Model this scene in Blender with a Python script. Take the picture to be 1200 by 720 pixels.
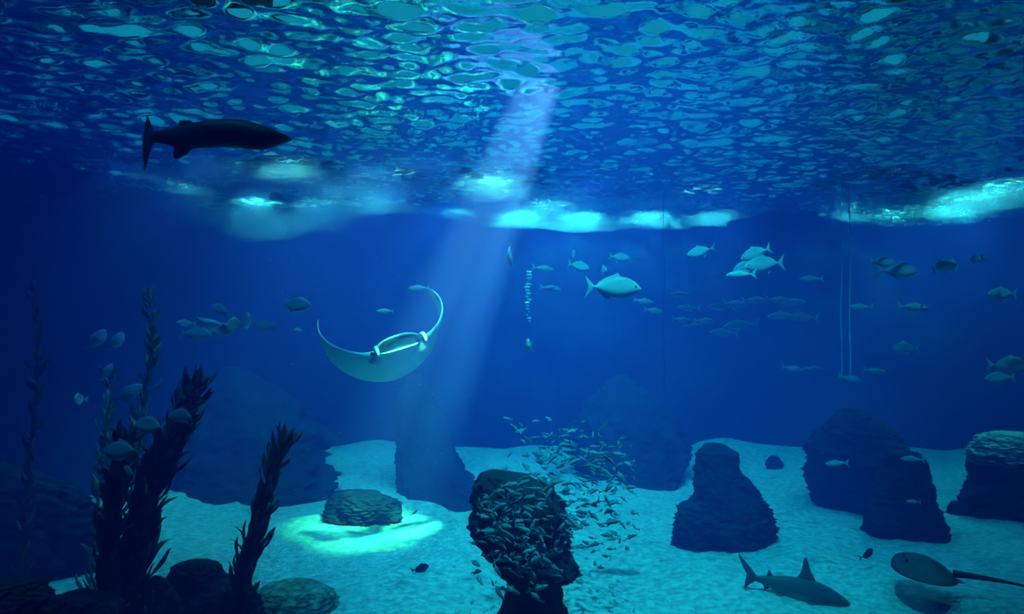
import bpy, bmesh, math, random
import numpy as np
from mathutils import Vector, Matrix, Euler, Quaternion

# ------------------------------------------------------------------ clearing
for o in list(bpy.data.objects): bpy.data.objects.remove(o, do_unlink=True)
scene = bpy.context.scene
col = scene.collection
PI = math.pi
random.seed(7)
CZ = 4.25          # eye height above the sand
WZ = 7.0           # water level
F = 800.0

# ------------------------------------------------------------------ camera
cam = bpy.data.cameras.new('camera'); camo = bpy.data.objects.new('camera', cam); col.objects.link(camo)
camo.location = (0, 0, CZ); camo.rotation_euler = (PI/2, 0, 0)
cam.sensor_width = 36; cam.lens = 24.0; cam.clip_start = .02; cam.clip_end = 200
scene.camera = camo

# ------------------------------------------------------------------ world: dim even daylight of the hall above the tank
w = bpy.data.worlds.new('world'); scene.world = w; w.use_nodes = True
bg = w.node_tree.nodes['Background']
bg.inputs[0].default_value = (.03, .68, 1.0, 1); bg.inputs[1].default_value = .60

vs = scene.view_settings
vs.view_transform = 'Standard'; vs.look = 'None'; vs.gamma = 1; vs.use_curve_mapping = False; vs.exposure = 0.08
cy = scene.cycles
cy.max_bounces = 8; cy.diffuse_bounces = 2; cy.glossy_bounces = 3; cy.transmission_bounces = 4
cy.transparent_max_bounces = 16; cy.volume_bounces = 0
cy.caustics_reflective = False; cy.caustics_refractive = False
cy.sample_clamp_indirect = 6.0; cy.use_denoising = True

# ------------------------------------------------------------------ beam and sand lamps, plus fill and glow lamps added over the tank
def spot(name, loc, target, energy, angle, blend=.35, radius=.05, color=(1, 1, 1)):
    l = bpy.data.lights.new(name, 'SPOT'); o = bpy.data.objects.new(name, l); col.objects.link(o)
    l.energy = energy; l.spot_size = math.radians(angle); l.spot_blend = blend; l.shadow_soft_size = radius
    l.color = color
    o.location = loc
    o.rotation_euler = (Vector(target) - Vector(loc)).to_track_quat('-Z', 'Y').to_euler()
    return o
def strip(name, loc, sx, sy, energy, color=(1, 1, 1)):
    l = bpy.data.lights.new(name, 'AREA'); l.shape = 'RECTANGLE'; l.size = sx; l.size_y = sy; l.energy = energy; l.color = color
    o = bpy.data.objects.new(name, l); col.objects.link(o); o.location = loc; return o
def beam(px, py, qx, qy, up, energy, angle, blend, color=(1.5, 1.60, .44), d0=8.6, d1=13.2):
    a = P_(px, d0, WZ); b = P_(qx, d1, 0); d = (b-a).normalized()
    spot('beam_lamp', a-d*up, b, energy, angle, blend, .02, color)
def P_(px, d, z): return Vector(((px-600)/F*d, d, z))
beam(632, 0, 418, 0, 2.2, 90000, 15.5, 1)
beam(645, 0, 482, 0, 2.6, 150000, 6.5, .9)
beam(610, 0, 400, 0, 2.6, 50000, 7.0, 1)
spot('sand_lamp', (.9, 5.0, 17), (1.5, 11.6, 0), 44000, 39, 1, .12, (.12, 1.10, .95))
spot('sand_lamp', (7.8, 5.5, 17), (8.2, 11.2, 4.5), 17000, 38, 1, .12, (.1, .75, .8))  # fill added to brighten the fish at the right end
spot('sand_lamp', (-5.4, 5.0, 17), (-5.2, 10.8, 3), 4200, 46, 1, .12, (.1, 1.4, 2.6))  # blue-weighted fill added to brighten the fish by the kelp
strip('strip_lamp', (1.5, 17.6, 9.0), 15, 2.0, 250, (.1, 1.0, 2.8))  # area fill added to make the rear water brighter and bluer
def glow_fill(px, d, e, up=.5, ang=128):
    p = P_(px, d, WZ+up); spot('surface_lamp', p, (p.x, p.y, 0), e*4.5, ang, .7, .08, (.9, 1.35, .85))  # added low over the water to make its underside glow
for px, d, e in [(300, 17.4, 420), (370, 17.8, 300), (335, 13.0, 160), (215, 15.4, 110), (520, 18.6, 380), (570, 14.4, 330), (610, 19.2, 420), (680, 19.6, 520), (760, 19.6, 480),
                 (835, 19.6, 260), (828, 15.8, 90), (990, 19.0, 220), (1050, 19.2, 480), (1110, 18.6, 420), (1130, 16.0, 260), (1190, 14.8, 300), (450, 16.5, 240), (150, 13.8, 70), (240, 12.6, 70), (440, 13.6, 130), (400, 15.4, 150), (500, 12.8, 90), (690, 15.5, 130), (640, 17.4, 160)]:
    glow_fill(px, d, e)

# ------------------------------------------------------------------ helpers
def tag(o, label=None, cat=None, group=None, kind=None):
    if label: o['label'] = label
    if cat: o['category'] = cat
    if group: o['group'] = group
    if kind: o['kind'] = kind
    return o
def P(px, py, d):
    """point that stands d metres in front of the window at this bearing"""
    return Vector(((px-600)/F*d, d, CZ-(py-360)/F*d))
def mesh(name, verts, faces, mat=None, smooth=True, parent=None):
    me = bpy.data.meshes.new(name); me.from_pydata([tuple(v) for v in verts], [], faces); me.update()
    if smooth: me.polygons.foreach_set('use_smooth', [True]*len(me.polygons))
    if mat: me.materials.append(mat)
    o = bpy.data.objects.new(name, me); col.objects.link(o)
    if parent: o.parent = parent
    return o
def bmobj(name, bm, mat=None, smooth=True, parent=None):
    me = bpy.data.meshes.new(name); bm.to_mesh(me); bm.free()
    if smooth: me.polygons.foreach_set('use_smooth', [True]*len(me.polygons))
    if mat: me.materials.append(mat)
    o = bpy.data.objects.new(name, me); col.objects.link(o)
    if parent: o.parent = parent
    return o
def empty(name, loc=(0, 0, 0)):
    o = bpy.data.objects.new(name, None); col.objects.link(o); o.location = loc; o.empty_display_size = .1
    return o

# ------------------------------------------------------------------ materials
class NT:
    def __init__(s, name):
        s.m = bpy.data.materials.new(name); s.m.use_nodes = True; s.t = s.m.node_tree; s.t.nodes.clear()
        s.out = s.n('ShaderNodeOutputMaterial')
    def n(s, kind, **kw):
        nd = s.t.nodes.new(kind)
        for k, v in kw.items():
            if k[0] == '_': setattr(nd, k[1:], v)
            else: nd.inputs[k.replace('__', ' ')].default_value = v
        return nd
    def l(s, a, b): s.t.links.new(a, b)

def rough_mat(name, c1, c2, scale, rough=.8, bump=.3, bscale=None, spec=.2, detail=5):
    t = NT(name); p = t.n('ShaderNodeBsdfPrincipled', Roughness=rough)
    p.inputs['Specular IOR Level'].default_value = spec
    tc = t.n('ShaderNodeTexCoord'); nz = t.n('ShaderNodeTexNoise', Scale=scale, Detail=detail, Roughness=.6)
    t.l(tc.outputs['Object'], nz.inputs['Vector'])
    r = t.n('ShaderNodeValToRGB'); r.color_ramp.elements[0].color = (*c1, 1); r.color_ramp.elements[1].color = (*c2, 1)
    r.color_ramp.elements[0].position = .35; r.color_ramp.elements[1].position = .65
    t.l(nz.outputs['Fac'], r.inputs[0]); t.l(r.outputs[0], p.inputs['Base Color'])
    n2 = t.n('ShaderNodeTexNoise', Scale=bscale or scale*3, Detail=6, Roughness=.65)
    t.l(tc.outputs['Object'], n2.inputs['Vector'])
    b = t.n('ShaderNodeBump', Strength=bump, Distance=.05); t.l(n2.outputs['Fac'], b.inputs['Height'])
    t.l(b.outputs[0], p.inputs['Normal']); t.l(p.outputs[0], t.out.inputs[0])
    return t.m

SIG_A = (.215, .078, .020)      # absorbed per metre
SIG_S = (.0072, .0088, .0560)     # scattered per metre
def water_mat():
    t = NT('water')
    fr = t.n('ShaderNodeFresnel', IOR=1.333)
    tr = t.n('ShaderNodeBsdfTransparent'); gl = t.n('ShaderNodeBsdfGlossy', Roughness=.02)
    tc = t.n('ShaderNodeTexCoord'); nz = t.n('ShaderNodeTexNoise', Scale=9, Detail=3, Roughness=.6)
    t.l(tc.outputs['Object'], nz.inputs['Vector'])
    b = t.n('ShaderNodeBump', Strength=.25, Distance=.02); t.l(nz.outputs['Fac'], b.inputs['Height'])
    t.l(b.outputs[0], fr.inputs['Normal']); t.l(b.outputs[0], gl.inputs['Normal'])
    mx = t.n('ShaderNodeMixShader'); t.l(fr.outputs[0], mx.inputs[0]); t.l(tr.outputs[0], mx.inputs[1]); t.l(gl.outputs[0], mx.inputs[2])
    t.l(mx.outputs[0], t.out.inputs[0])
    dA = max(SIG_A); dS = max(SIG_S)
    va = t.n('ShaderNodeVolumeAbsorption', Density=dA); va.inputs[0].default_value = (*[1-a/dA for a in SIG_A], 1)
    sc = t.n('ShaderNodeVolumeScatter', Density=dS, Anisotropy=0.0); sc.inputs[0].default_value = (*[s/dS for s in SIG_S], 1)
    ad = t.n('ShaderNodeAddShader'); t.l(va.outputs[0], ad.inputs[0]); t.l(sc.outputs[0], ad.inputs[1])
    t.l(ad.outputs[0], t.out.inputs[1])
    t.m.cycles.volume_sampling = 'MULTIPLE_IMPORTANCE'
    return t.m
M = {}
M['water'] = water_mat()
M['roof'] = rough_mat('roof', (.03,.03,.03), (.05,.05,.05), 2)  # for the unseen slabs that shade the sides of the tank
M['sand'] = rough_mat('sand', (.24, .30, .32), (.48, .58, .61), 9, .9, .9, 22, .1)  # bright mottle imitates rippling light, painted into the sand colour
M['pale_rock'] = rough_mat('pale_rock', (.22,.23,.22), (.42,.42,.38), 2.2, .9, .5, 7, .1)
M['sandy_rock'] = rough_mat('sandy_rock', (.05,.055,.06), (.30,.30,.27), 9, .9, .5, 20, .1)
M['kelp_dark'] = rough_mat('kelp_dark', (.020,.026,.012), (.05,.06,.028), 6, .5, .2)
M['kelp_pale'] = rough_mat('kelp_pale', (.10,.13,.05), (.24,.28,.13), 6, .5, .2)  # paler copy of the kelp, light on its blades painted in
M['rock'] = rough_mat('rock', (.008, .012, .019), (.022, .029, .040), 1.6, .9, .9, 5, .1)

# ------------------------------------------------------------------ floor, walls
XL, XR, YF, YB = -16.0, 16.0, -1.5, 21.0
def fnoise(x, y):
    return (.10*np.sin(.55*x+.8)*np.cos(.42*y) + .06*np.sin(1.3*x-.9*y) + .035*np.sin(2.3*x+1.7*y+1) + .02*np.sin(4.1*x-3.3*y+.4)
            + .10*np.exp(-((x+2.5)**2+(y-13.8)**2)/3))
def fz(x, y): return float(fnoise(np.array(x, float), np.array(y, float)))
def grid(name, x0, x1, y0, y1, nx, ny, zf, bottom, mat):
    xs = np.linspace(x0, x1, nx); ys = np.linspace(y0, y1, ny); X, Y = np.meshgrid(xs, ys)
    Z = zf(X, Y)
    V = np.stack([X, Y, Z], -1).reshape(-1, 3)
    i = np.arange(nx*ny).reshape(ny, nx)
    q = np.stack([i[:-1, :-1], i[:-1, 1:], i[1:, 1:], i[1:, :-1]], -1).reshape(-1, 4)
    loop = np.concatenate([i[0, :], i[1:, -1], i[-1, -2::-1], i[-2:0:-1, 0]])
    n = len(loop); base = len(V)
    B = V[loop].copy(); B[:, 2] = bottom
    V = np.concatenate([V, B])
    k = np.arange(n); k2 = (k+1) % n
    side = np.stack([loop[k2], loop[k], base+k, base+k2], -1)
    faces = np.concatenate([q, side]).tolist() + [list(range(base+n-1, base-1, -1))]
    me = bpy.data.meshes.new(name); me.from_pydata(V.tolist(), [], faces); me.update()
    sm = [True]*len(q) + [False]*(n+1); me.polygons.foreach_set('use_smooth', sm)
    me.materials.append(mat)
    o = bpy.data.objects.new(name, me); col.objects.link(o)
    return o
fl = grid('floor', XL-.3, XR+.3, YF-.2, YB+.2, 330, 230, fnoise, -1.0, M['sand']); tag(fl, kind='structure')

def rock_wall(name, a, b, z0, z1, thick, seed, amp=.6, step=.35):
    """thick rough wall from a to b; its inner face bulges to the left of a->b"""
    a = Vector((*a, 0)); b = Vector((*b, 0)); L = (b-a).length; t = (b-a)/L; nrm = Vector((-t.y, t.x, 0))
    nx = max(4, int(L/step)); nz = max(4, int((z1-z0)/step)); V = []; Fc = []
    from mathutils import noise
    for j in range(nz+1):
        for i in range(nx+1):
            u = L*i/nx; z = z0+(z1-z0)*j/nz
            q = Vector((u*.45+seed*7, z*.45, seed))
            d = amp*(noise.noise(q)+.5*noise.noise(q*2.3)+.3*noise.noise(q*5))
            p = a+t*u+nrm*d; V.append((p.x, p.y, z))
    n = len(V)
    for j in range(nz+1):
        for i in range(nx+1):
            p = a+t*(L*i/nx)-nrm*thick; V.append((p.x, p.y, z0+(z1-z0)*j/nz))
    w_ = nx+1
    for j in range(nz):
        for i in range(nx):
            q = [j*w_+i, j*w_+i+1, (j+1)*w_+i+1, (j+1)*w_+i]
            Fc.append(q[::-1]); Fc.append([n+k for k in q])
    rim = [i for i in range(nx+1)] + [j*w_+nx for j in range(1, nz+1)] + [nz*w_+i for i in range(nx-1, -1, -1)] + [j*w_ for j in range(nz-1, 0, -1)]
    for k in range(len(rim)):
        p, q = rim[k], rim[(k+1) % len(rim)]; Fc.append([p, q, n+q, n+p])
    o = mesh(name, V, Fc, M['rock']); tag(o, kind='structure'); return o
rock_wall('wall_back', (XR+1, YB), (XL-1, YB), -1, 8.2, 1.2, 3, .5)
rock_wall('wall_left', (XL, YB), (XL, YF-1), -1, 9.5, 1.2, 5)
rock_wall('wall_right', (XR, YF-1), (XR, YB), -1, 9.5, 1.2, 8)
rock_wall('wall_front', (XL-1, YF), (XR+1, YF), -1, 9.5, 1.2, 9, .2)

def slab(name, x0, x1, y0, y1, z0, z1, mat):
    v = [(x, y, z) for z in (z0, z1) for y in (y0, y1) for x in (x0, x1)]
    return tag(mesh(name, v, [(0, 2, 3, 1), (4, 5, 7, 6), (0, 1, 5, 4), (2, 6, 7, 3), (0, 4, 6, 2), (1, 3, 7, 5)], mat, False), kind='structure')
slab('ceiling', -17.2, -7, -2.7, 20, 13, 13.3, M['roof']); slab('ceiling', 9, 17.2, -2.7, 20, 13, 13.3, M['roof']); slab('ceiling', -7, 9, -2.7, 2, 13, 13.3, M['roof'])  # unseen slabs added to keep the hall light off the corners

# ------------------------------------------------------------------ water
def waves(X, Y):
    rng = np.random.default_rng(4)
    ny, nx = X.shape; dx = X[0, 1]-X[0, 0]; dy = Y[1, 0]-Y[0, 0]
    kx = np.fft.fftfreq(nx, dx)*2*PI; ky = np.fft.fftfreq(ny, dy)*2*PI; KX, KY = np.meshgrid(kx, ky); K = np.hypot(KX, KY)
    def band(lam, width, rms, aniso):
        k0 = 2*PI/lam
        S = np.exp(-(np.log(np.maximum(K, 1e-6)/k0)**2)/(2*width**2))
        S *= (np.abs(KY)/np.maximum(K, 1e-6))**2*aniso + (1-aniso)
        h = np.fft.ifft2(S*np.fft.fft2(rng.standard_normal(X.shape))).real
        gy, gx = np.gradient(h, dy, dx); s = math.sqrt((gx**2+gy**2).mean()); return h*rms/s
    return WZ + band(.38, .30, .31, .93) + band(1.7, .3, .10, .7) + band(.20, .25, .10, .7)
wt = grid('water', XL-.8, XR+.8, YF-.6, YB+.7, 740, 510, waves, -.7, M['water'])
tag(wt, 'rippled blue water surface seen from below, filling the tank', 'water', kind='stuff')

# ------------------------------------------------------------------ rocks
from mathutils import noise as mnoise
def catmull(pts, n):
    """smooth resample of rows of numbers"""
    A = np.array(pts, float); m = len(A); out = []
    for i in range(n+1):
        t = i/n*(m-1); k = min(int(t), m-2); f = t-k
        p0, p1, p2, p3 = A[max(k-1, 0)], A[k], A[k+1], A[min(k+2, m-1)]
        out.append(.5*((2*p1)+(-p0+p2)*f+(2*p0-5*p1+4*p2-p3)*f*f+(-p0+3*p1-3*p2+p3)*f**3))
    return np.array(out)
def lerp_rows(pts, n):
    A = np.array(pts, float); L = np.linspace(0, len(A)-1, n+1)
    return np.stack([np.interp(L, range(len(A)), A[:, c]) for c in range(A.shape[1])], 1)
def rock(name, d, prof, label, mat='rock', depth=.8, amp=.07, seed=0, nphi=96, nring=70, cat='rock', smooth=True, lean=0.0):
    """prof: rows (py, left px, right px) seen d metres away, from the top down; the last row is the foot in the sand"""
    rows = []
    for k, (py, xl, xr) in enumerate(prof):
        dd = d+lean*(1-k/(len(prof)-1)); a = P(xl, py, dd); b = P(xr, py, dd); rows.append((a.z, (a.x+b.x)/2, (b.x-a.x)/2))
    rows = lerp_rows(rows, nring); cx = rows[-1][1]; zb = fz(cx, d)-.12
    rows[:, 0] = zb+(rows[:, 0]-rows[-1, 0])*(rows[0, 0]-zb)/(rows[0, 0]-rows[-1, 0])
    W = max(r[2] for r in rows); V = [(rows[0][1]-cx, lean, rows[0][0]+.02-zb)]; Fc = []
    for j, (z, x, r) in enumerate(rows):
        yo = lean*(1-j/nring)
        for i in range(nphi):
            a = 2*PI*i/nphi; px_, py_ = r*math.cos(a), r*depth*math.sin(a)
            q = Vector((x+px_, py_, z))*(1.9/W)+Vector((seed*13.1, seed*3.7, 0))
            k = 1+1.5*amp*(1.6*mnoise.noise(q)+1.6*mnoise.noise(q*2.2)+1.5*(.35-abs(mnoise.noise(q*4.3)))+1.5*mnoise.noise(q*7.7)+1.1*mnoise.noise(q*14)+.5*mnoise.noise(q*27))
            dz = amp*W*.5*mnoise.noise(q*1.9+Vector((9, 9, 9))) if 0 < j < nring else 0
            V.append((x-cx+px_*k, py_*k+yo, z-zb+dz))
    for i in range(nphi):
        Fc.append((0, 1+i, 1+(i+1) % nphi))
        for j in range(nring):
            a = 1+j*nphi; b = a+nphi; i2 = (i+1) % nphi
            Fc.append((a+i, b+i, b+i2, a+i2))
    Fc.append(tuple(1+nring*nphi+i for i in range(nphi-1, -1, -1)))
    o = mesh(name, V, Fc, M[mat], smooth); o.location = (cx, d, zb); tag(o, label, cat); return o

rock('rock_pillar', 8.6, [(552, 572, 584), (556, 563, 612), (568, 557, 640), (585, 556, 660), (605, 557, 664), (625, 560, 664), (640, 568, 668), (655, 580, 677), (664, 590, 677), (672, 597, 652), (690, 592, 658), (720, 580, 670), (762, 556, 694)],
     'dark top-heavy rock pillar wrapped in a school of small fish', 'rock', .8, .05, 1)
rock('reef_rock', 12.4, [(520, 826, 846), (530, 818, 863), (548, 816, 866), (560, 815, 878), (580, 812, 893), (588, 803, 898), (600, 793, 904), (618, 789, 902), (634, 790, 898)],
     'stepped dark rock mound with a narrow top, alone on pale sand', 'rock', .75, .05, 2)
rock('reef_rock', 15.0, [(478, 985, 1010), (500, 965, 1045), (520, 952, 1060), (545, 948, 1066), (565, 952, 1070), (586, 955, 1075)],
     'broad dark boulder standing behind a smaller cone-shaped rock', 'rock', .7, .05, 3)
rock('reef_rock', 13.1, [(530, 1040, 1075), (545, 1034, 1086), (565, 1028, 1092), (575, 1026, 1090), (590, 1020, 1100), (605, 1014, 1106), (619, 1012, 1110)],
     'dark cone-shaped rock in front of a broad boulder', 'rock', .7, .05, 4)
rock('reef_rock', 14.0, [(538, 1152, 1232), (545, 1144, 1240), (565, 1142, 1246), (590, 1136, 1252), (603, 1134, 1256)],
     'blocky dark rock carrying a pale rounded boulder', 'rock', .8, .04, 5)
for nm, d, prof, lab, dp, am, sd, ln in [
    ('reef_rock', 14.6, [(430, 262, 282), (455, 225, 325), (500, 195, 372), (550, 190, 388), (585, 195, 384), (601, 225, 362)], 'broad blue-hazed rock bank behind the two kelp stalks', .5, .06, 6, 5.0),
    ('reef_rock', 13.9, [(440, 480, 492), (470, 464, 512), (510, 462, 526), (540, 464, 540), (568, 466, 557), (588, 468, 560), (606, 470, 548)], 'hazy rock bank with slanting side beyond the fish school', .5, .05, 7, 5.0),
    ('reef_rock', 13.6, [(578, 392, 440), (590, 386, 462), (610, 384, 468), (628, 386, 458)], 'low hazy boulder standing in the light beam', .7, .07, 8, 0),
    ('reef_rock', 15.8, [(440, 722, 735), (470, 685, 770), (510, 660, 800), (545, 680, 802), (572, 705, 790)], 'hazy rock bank far behind the school of small fish', .5, .06, 9, 4.0),
    ('reef_rock', 15.0, [(420, 30, 60), (470, -25, 100), (530, -40, 150), (570, -45, 160), (588, -30, 150)], 'dim rock bank in the dark corner behind the kelp', .5, .06, 10, 4.5),
    ]:
    rock(nm, d, prof, lab, 'rock', dp, am, sd, lean=ln)
o = rock('boulder', 14.0, [(505, 1165, 1205), (510, 1152, 1218), (520, 1144, 1226), (533, 1140, 1230), (541, 1146, 1226)], 'pale rounded boulder lying on a blocky dark rock', 'pale_rock', .8, .05, 11)
o.location.z = P(1188, 543, 14).z-.04
o.scale.z = (P(0, 505, 14).z-P(0, 543, 14).z)/max(v.co.z for v in o.data.vertices)
rock('boulder', 9.4, [(660, 212, 248), (666, 203, 256), (678, 196, 263), (695, 190, 278), (715, 182, 285), (738, 178, 290)], 'dark rounded boulder between the two dark kelp stalks', 'rock', .8, .05, 12)
rock('boulder', 9.6, [(685, 322, 362), (689, 310, 376), (700, 297, 388), (718, 288, 398), (735, 284, 402)], 'smooth domed boulder dusted with sand beside the slender kelp', 'sandy_rock', .8, .03, 13)
rock('boulder', 9.0, [(686, 270, 285), (690, 262, 296), (705, 255, 305), (740, 250, 310)], 'low dark boulder at the foot of the slender kelp', 'rock', .8, .06, 14)
rock('boulder', 8.8, [(676, 178, 188), (684, 168, 196), (700, 160, 206), (752, 150, 215)], 'small dark boulder touching the foot of the bushy kelp', 'rock', .8, .06, 15)
rock('boulder', 6.8, [(681, -12, 8), (688, -50, 24), (700, -80, 50), (760, -110, 62), (860, -140, 70)], 'large black boulder in the darkest corner of the tank', 'rock', .8, .08, 16)
rock('boulder', 7.9, [(694, 78, 96), (700, 64, 118), (715, 52, 132), (770, 40, 150), (830, 34, 156)], 'low black boulder beside the large black one', 'rock', .8, .07, 17)
rock('reef_rock', 11.2, [(545, -60, 10), (565, -90, 62), (590, -110, 96), (620, -120, 124), (650, -120, 136), (664, -110, 130)], 'wide black rock shelf against the dark side wall', 'rock', .45, .05, 21)  # shelf added so that the unlit corner stays dark
rock('stone', 18.4, [(535, 903, 912), (538, 899, 916), (544, 898, 918)], 'small round stone on the sand near the back wall', 'rock', .9, .08, 18)
rock('stone', 14.3, [(588, 1116, 1126), (593, 1112, 1132), (598, 1111, 1136)], 'small stone at the foot of the blocky rock', 'rock', .9, .08, 19)

# ------------------------------------------------------------------ kelp
def tube(path, radii, n=8):
    V = []; Fc = []; up = Vector((.3, 1, .1))
    for k, p in enumerate(path):
        t = (path[min(k+1, len(path)-1)]-path[max(k-1, 0)]).normalized(); a = t.cross(up).normalized(); b = t.cross(a)
        for i in range(n):
            th = 2*PI*i/n; V.append(p+(a*math.cos(th)+b*math.sin(th))*radii[k])
    for k in range(len(path)-1):
        for i in range(n):
            i2 = (i+1) % n; Fc.append((k*n+i, k*n+i2, (k+1)*n+i2, (k+1)*n+i))
    Fc.append(tuple(range(n-1, -1, -1))); Fc.append(tuple((len(path)-1)*n+i for i in range(n)))
    return V, Fc
def blade_data(name, mat, seed):
    """one long pointed leaf along +X, folded at the midrib, wavy"""
    V = []; Fc = []; n = 8
    for k in range(n+1):
        u = k/n; hw = .16*math.sin(PI*min(1, u**.75*1.0))**.8*(1-.25*u)+.006
        z = .10*math.sin(u*3.0+seed)+.16*u*u*(1 if seed % 2 else -.6); tw = .5*math.sin(u*2.5+seed*2)
        for (y, dz) in ((-hw, .03*math.sin(u*9+seed)), (0, .012-.25*hw), (hw, .03*math.cos(u*8+seed)), (0, -.012-.25*hw)):
            V.append((u, y*math.cos(tw)-dz*math.sin(tw), z+y*math.sin(tw)+dz*math.cos(tw)))
    for k in range(n):
        for i in range(4):
            i2 = (i+1) % 4; Fc.append((k*4+i, k*4+i2, k*4+4+i2, k*4+4+i))
    Fc.append((3, 2, 1, 0)); Fc.append(tuple(n*4+i for i in range(4)))
    me = bpy.data.meshes.new(name); me.from_pydata(V, [], Fc); me.update(); me.materials.append(M[mat])
    me.polygons.foreach_set('use_smooth', [True]*len(me.polygons)); return me
def kelp(d, pts, nb, bl, mat, label, spread=.75, seed=0, r0=.035, foot=True):
    rnd = random.Random(seed); mats = [blade_data('blade', mat, s) for s in range(4)]
    W = [P(x, y, d+dd) for x, y, dd in pts]
    if foot: W[0].z = fz(W[0].x, W[0].y)-.06
    root = empty('kelp', W[0]); tag(root, label, 'kelp', 'kelp stalks')
    path = [Vector(p)-W[0] for p in catmull([tuple(p) for p in W], 40)]
    V, Fc = tube(path, [r0*(1-.75*k/40) for k in range(41)]); mesh('stipe', V, Fc, M[mat], True, root)
    for i in range(nb):
        u = (i+rnd.random()*.8)/nb; k = u**.92*39.5; k0 = int(k); p = path[k0].lerp(path[min(k0+1, 40)], k-k0)
        t = (path[min(k0+2, 40)]-path[max(k0-1, 0)]).normalized(); th = i*2.4+rnd.uniform(-.5, .5)
        a = t.cross(Vector((0, 1, 0))).normalized(); b = t.cross(a); rad = a*math.cos(th)+b*math.sin(th)
        dr = (t*rnd.uniform(.6, 1.1)+rad*rnd.uniform(spread*.6, spread*1.3)).normalized()
        o = bpy.data.objects.new('blade', mats[rnd.randrange(4)]); col.objects.link(o); o.parent = root
        side = dr.cross(t).normalized(); nz = dr.cross(side)
        m3 = Matrix((dr, side, nz)).transposed() @ Matrix.Rotation(rnd.uniform(-.7, .7), 3, 'X')
        L = bl*rnd.uniform(.7, 1.25)*(1-.35*u)
        o.matrix_local = Matrix.LocRotScale(p, m3.to_quaternion(), Vector((L, L*rnd.uniform(.8, 1.25), L)))
    return root
kelp(8.4, [(150, 740, 0), (156, 690, .1), (163, 630, .2), (175, 575, .3), (193, 530, .4), (211, 492, .6), (226, 458, .8)], 260, .58, 'kelp_dark', 'bushy dark kelp stalk leaning over beside round boulders', .5, 1, .045)
kelp(8.9, [(272, 740, 0), (282, 690, 0), (295, 640, .1), (308, 590, .2), (320, 550, .3), (332, 520, .4)], 150, .46, 'kelp_dark', 'slender dark kelp stalk with pointed blades rising beside a domed boulder', .42, 2, .03)
kelp(8.0, [(128, 740, 0), (124, 690, .1), (130, 620, .2), (138, 560, .3), (146, 520, .4)], 120, .46, 'kelp_dark', 'short dark kelp stalk crowding the bushy leaning one', .5, 3, .035)
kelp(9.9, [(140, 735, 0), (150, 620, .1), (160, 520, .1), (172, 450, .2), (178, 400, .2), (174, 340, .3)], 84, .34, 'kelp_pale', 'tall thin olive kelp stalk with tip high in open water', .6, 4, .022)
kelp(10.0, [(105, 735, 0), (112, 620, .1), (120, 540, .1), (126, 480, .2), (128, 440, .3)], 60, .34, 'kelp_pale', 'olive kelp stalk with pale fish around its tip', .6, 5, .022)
kelp(9.8, [(20, 735, 0), (28, 620, .1), (36, 520, .1), (44, 430, .2), (40, 340, .3)], 70, .32, 'kelp_dark', 'lone dim kelp stalk against the dark side wall', .55, 6, .022)

# ------------------------------------------------------------------ fish
def loft(rows, n=14, m=22, bend=0.0):
    """rows (x, top, bottom, half width) from nose to tail root -> closed body"""
    R = catmull(rows, m); V = []; Fc = []
    for x, t, b, h in R:
        mid = (t+b)/2; hz = max(abs(t-b)/2, .001); h = max(h, .001)
        for i in range(n):
            a = 2*PI*i/n; V.append((x, h*math.sin(a), mid+hz*math.cos(a)))
    for k in range(m):
        for i in range(n):
            i2 = (i+1) % n; Fc.append((k*n+i2, k*n+i, (k+1)*n+i, (k+1)*n+i2))
    Fc.append(tuple(range(n))); Fc.append(tuple(m*n+i for i in range(n-1, -1, -1)))
    return V, Fc
def fin_data(outline, o=(0, 0, 0), u=(1, 0, 0), v=(0, 0, 1), th=.012):
    """thin solid fin: outline in (u, v) about o, thin at its rim"""
    o, u, v = Vector(o), Vector(u), Vector(v); nn = u.cross(v).normalized(); pts = [o+u*a+v*b for a, b in outline]; c = sum(pts, Vector())/len(pts); n = len(pts)
    inner = [p.lerp(c, .45) for p in pts]
    V = pts+[q+nn*th/2 for q in inner]+[q-nn*th/2 for q in inner]+[c+nn*th/2, c-nn*th/2]; Fc = []
    for i in range(n):
        j = (i+1) % n
        Fc += [(i, j, n+j, n+i), (j, i, 2*n+i, 2*n+j), (n+i, n+j, 3*n), (2*n+j, 2*n+i, 3*n+1)]
    return V, Fc
def bend_pts(V, k):
    return [(v[0], v[1]+k*max(0, .15-v[0])**2, v[2]) for v in (tuple(p) for p in V)]
def data(name, VF, mat, smooth=True, bend=0.0):
    V, Fc = VF; V = bend_pts(V, bend) if bend else [tuple(v) for v in V]
    me = bpy.data.meshes.new(name); me.from_pydata(V, [], Fc); me.update(); me.materials.append(M[mat])
    if smooth: me.polygons.foreach_set('use_smooth', [True]*len(me.polygons))
    return me
def ball(c, r, sy=1.0, n=8):
    V = [(c[0], c[1], c[2]+r)]; Fc = []
    for j in range(1, n//2):
        for i in range(n):
            a = PI*j/(n//2); b = 2*PI*i/n; V.append((c[0]+r*math.sin(a)*math.cos(b), c[1]+sy*r*math.sin(a)*math.sin(b), c[2]+r*math.cos(a)))
    V.append((c[0], c[1], c[2]-r)); k = n//2-1
    for i in range(n):
        i2 = (i+1) % n; Fc.append((0, 1+i, 1+i2)); Fc.append((len(V)-1, 1+(k-1)*n+i2, 1+(k-1)*n+i))
        for j in range(k-1): Fc.append((1+j*n+i, 1+(j+1)*n+i, 1+(j+1)*n+i2, 1+j*n+i2))
    return V, Fc

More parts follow.
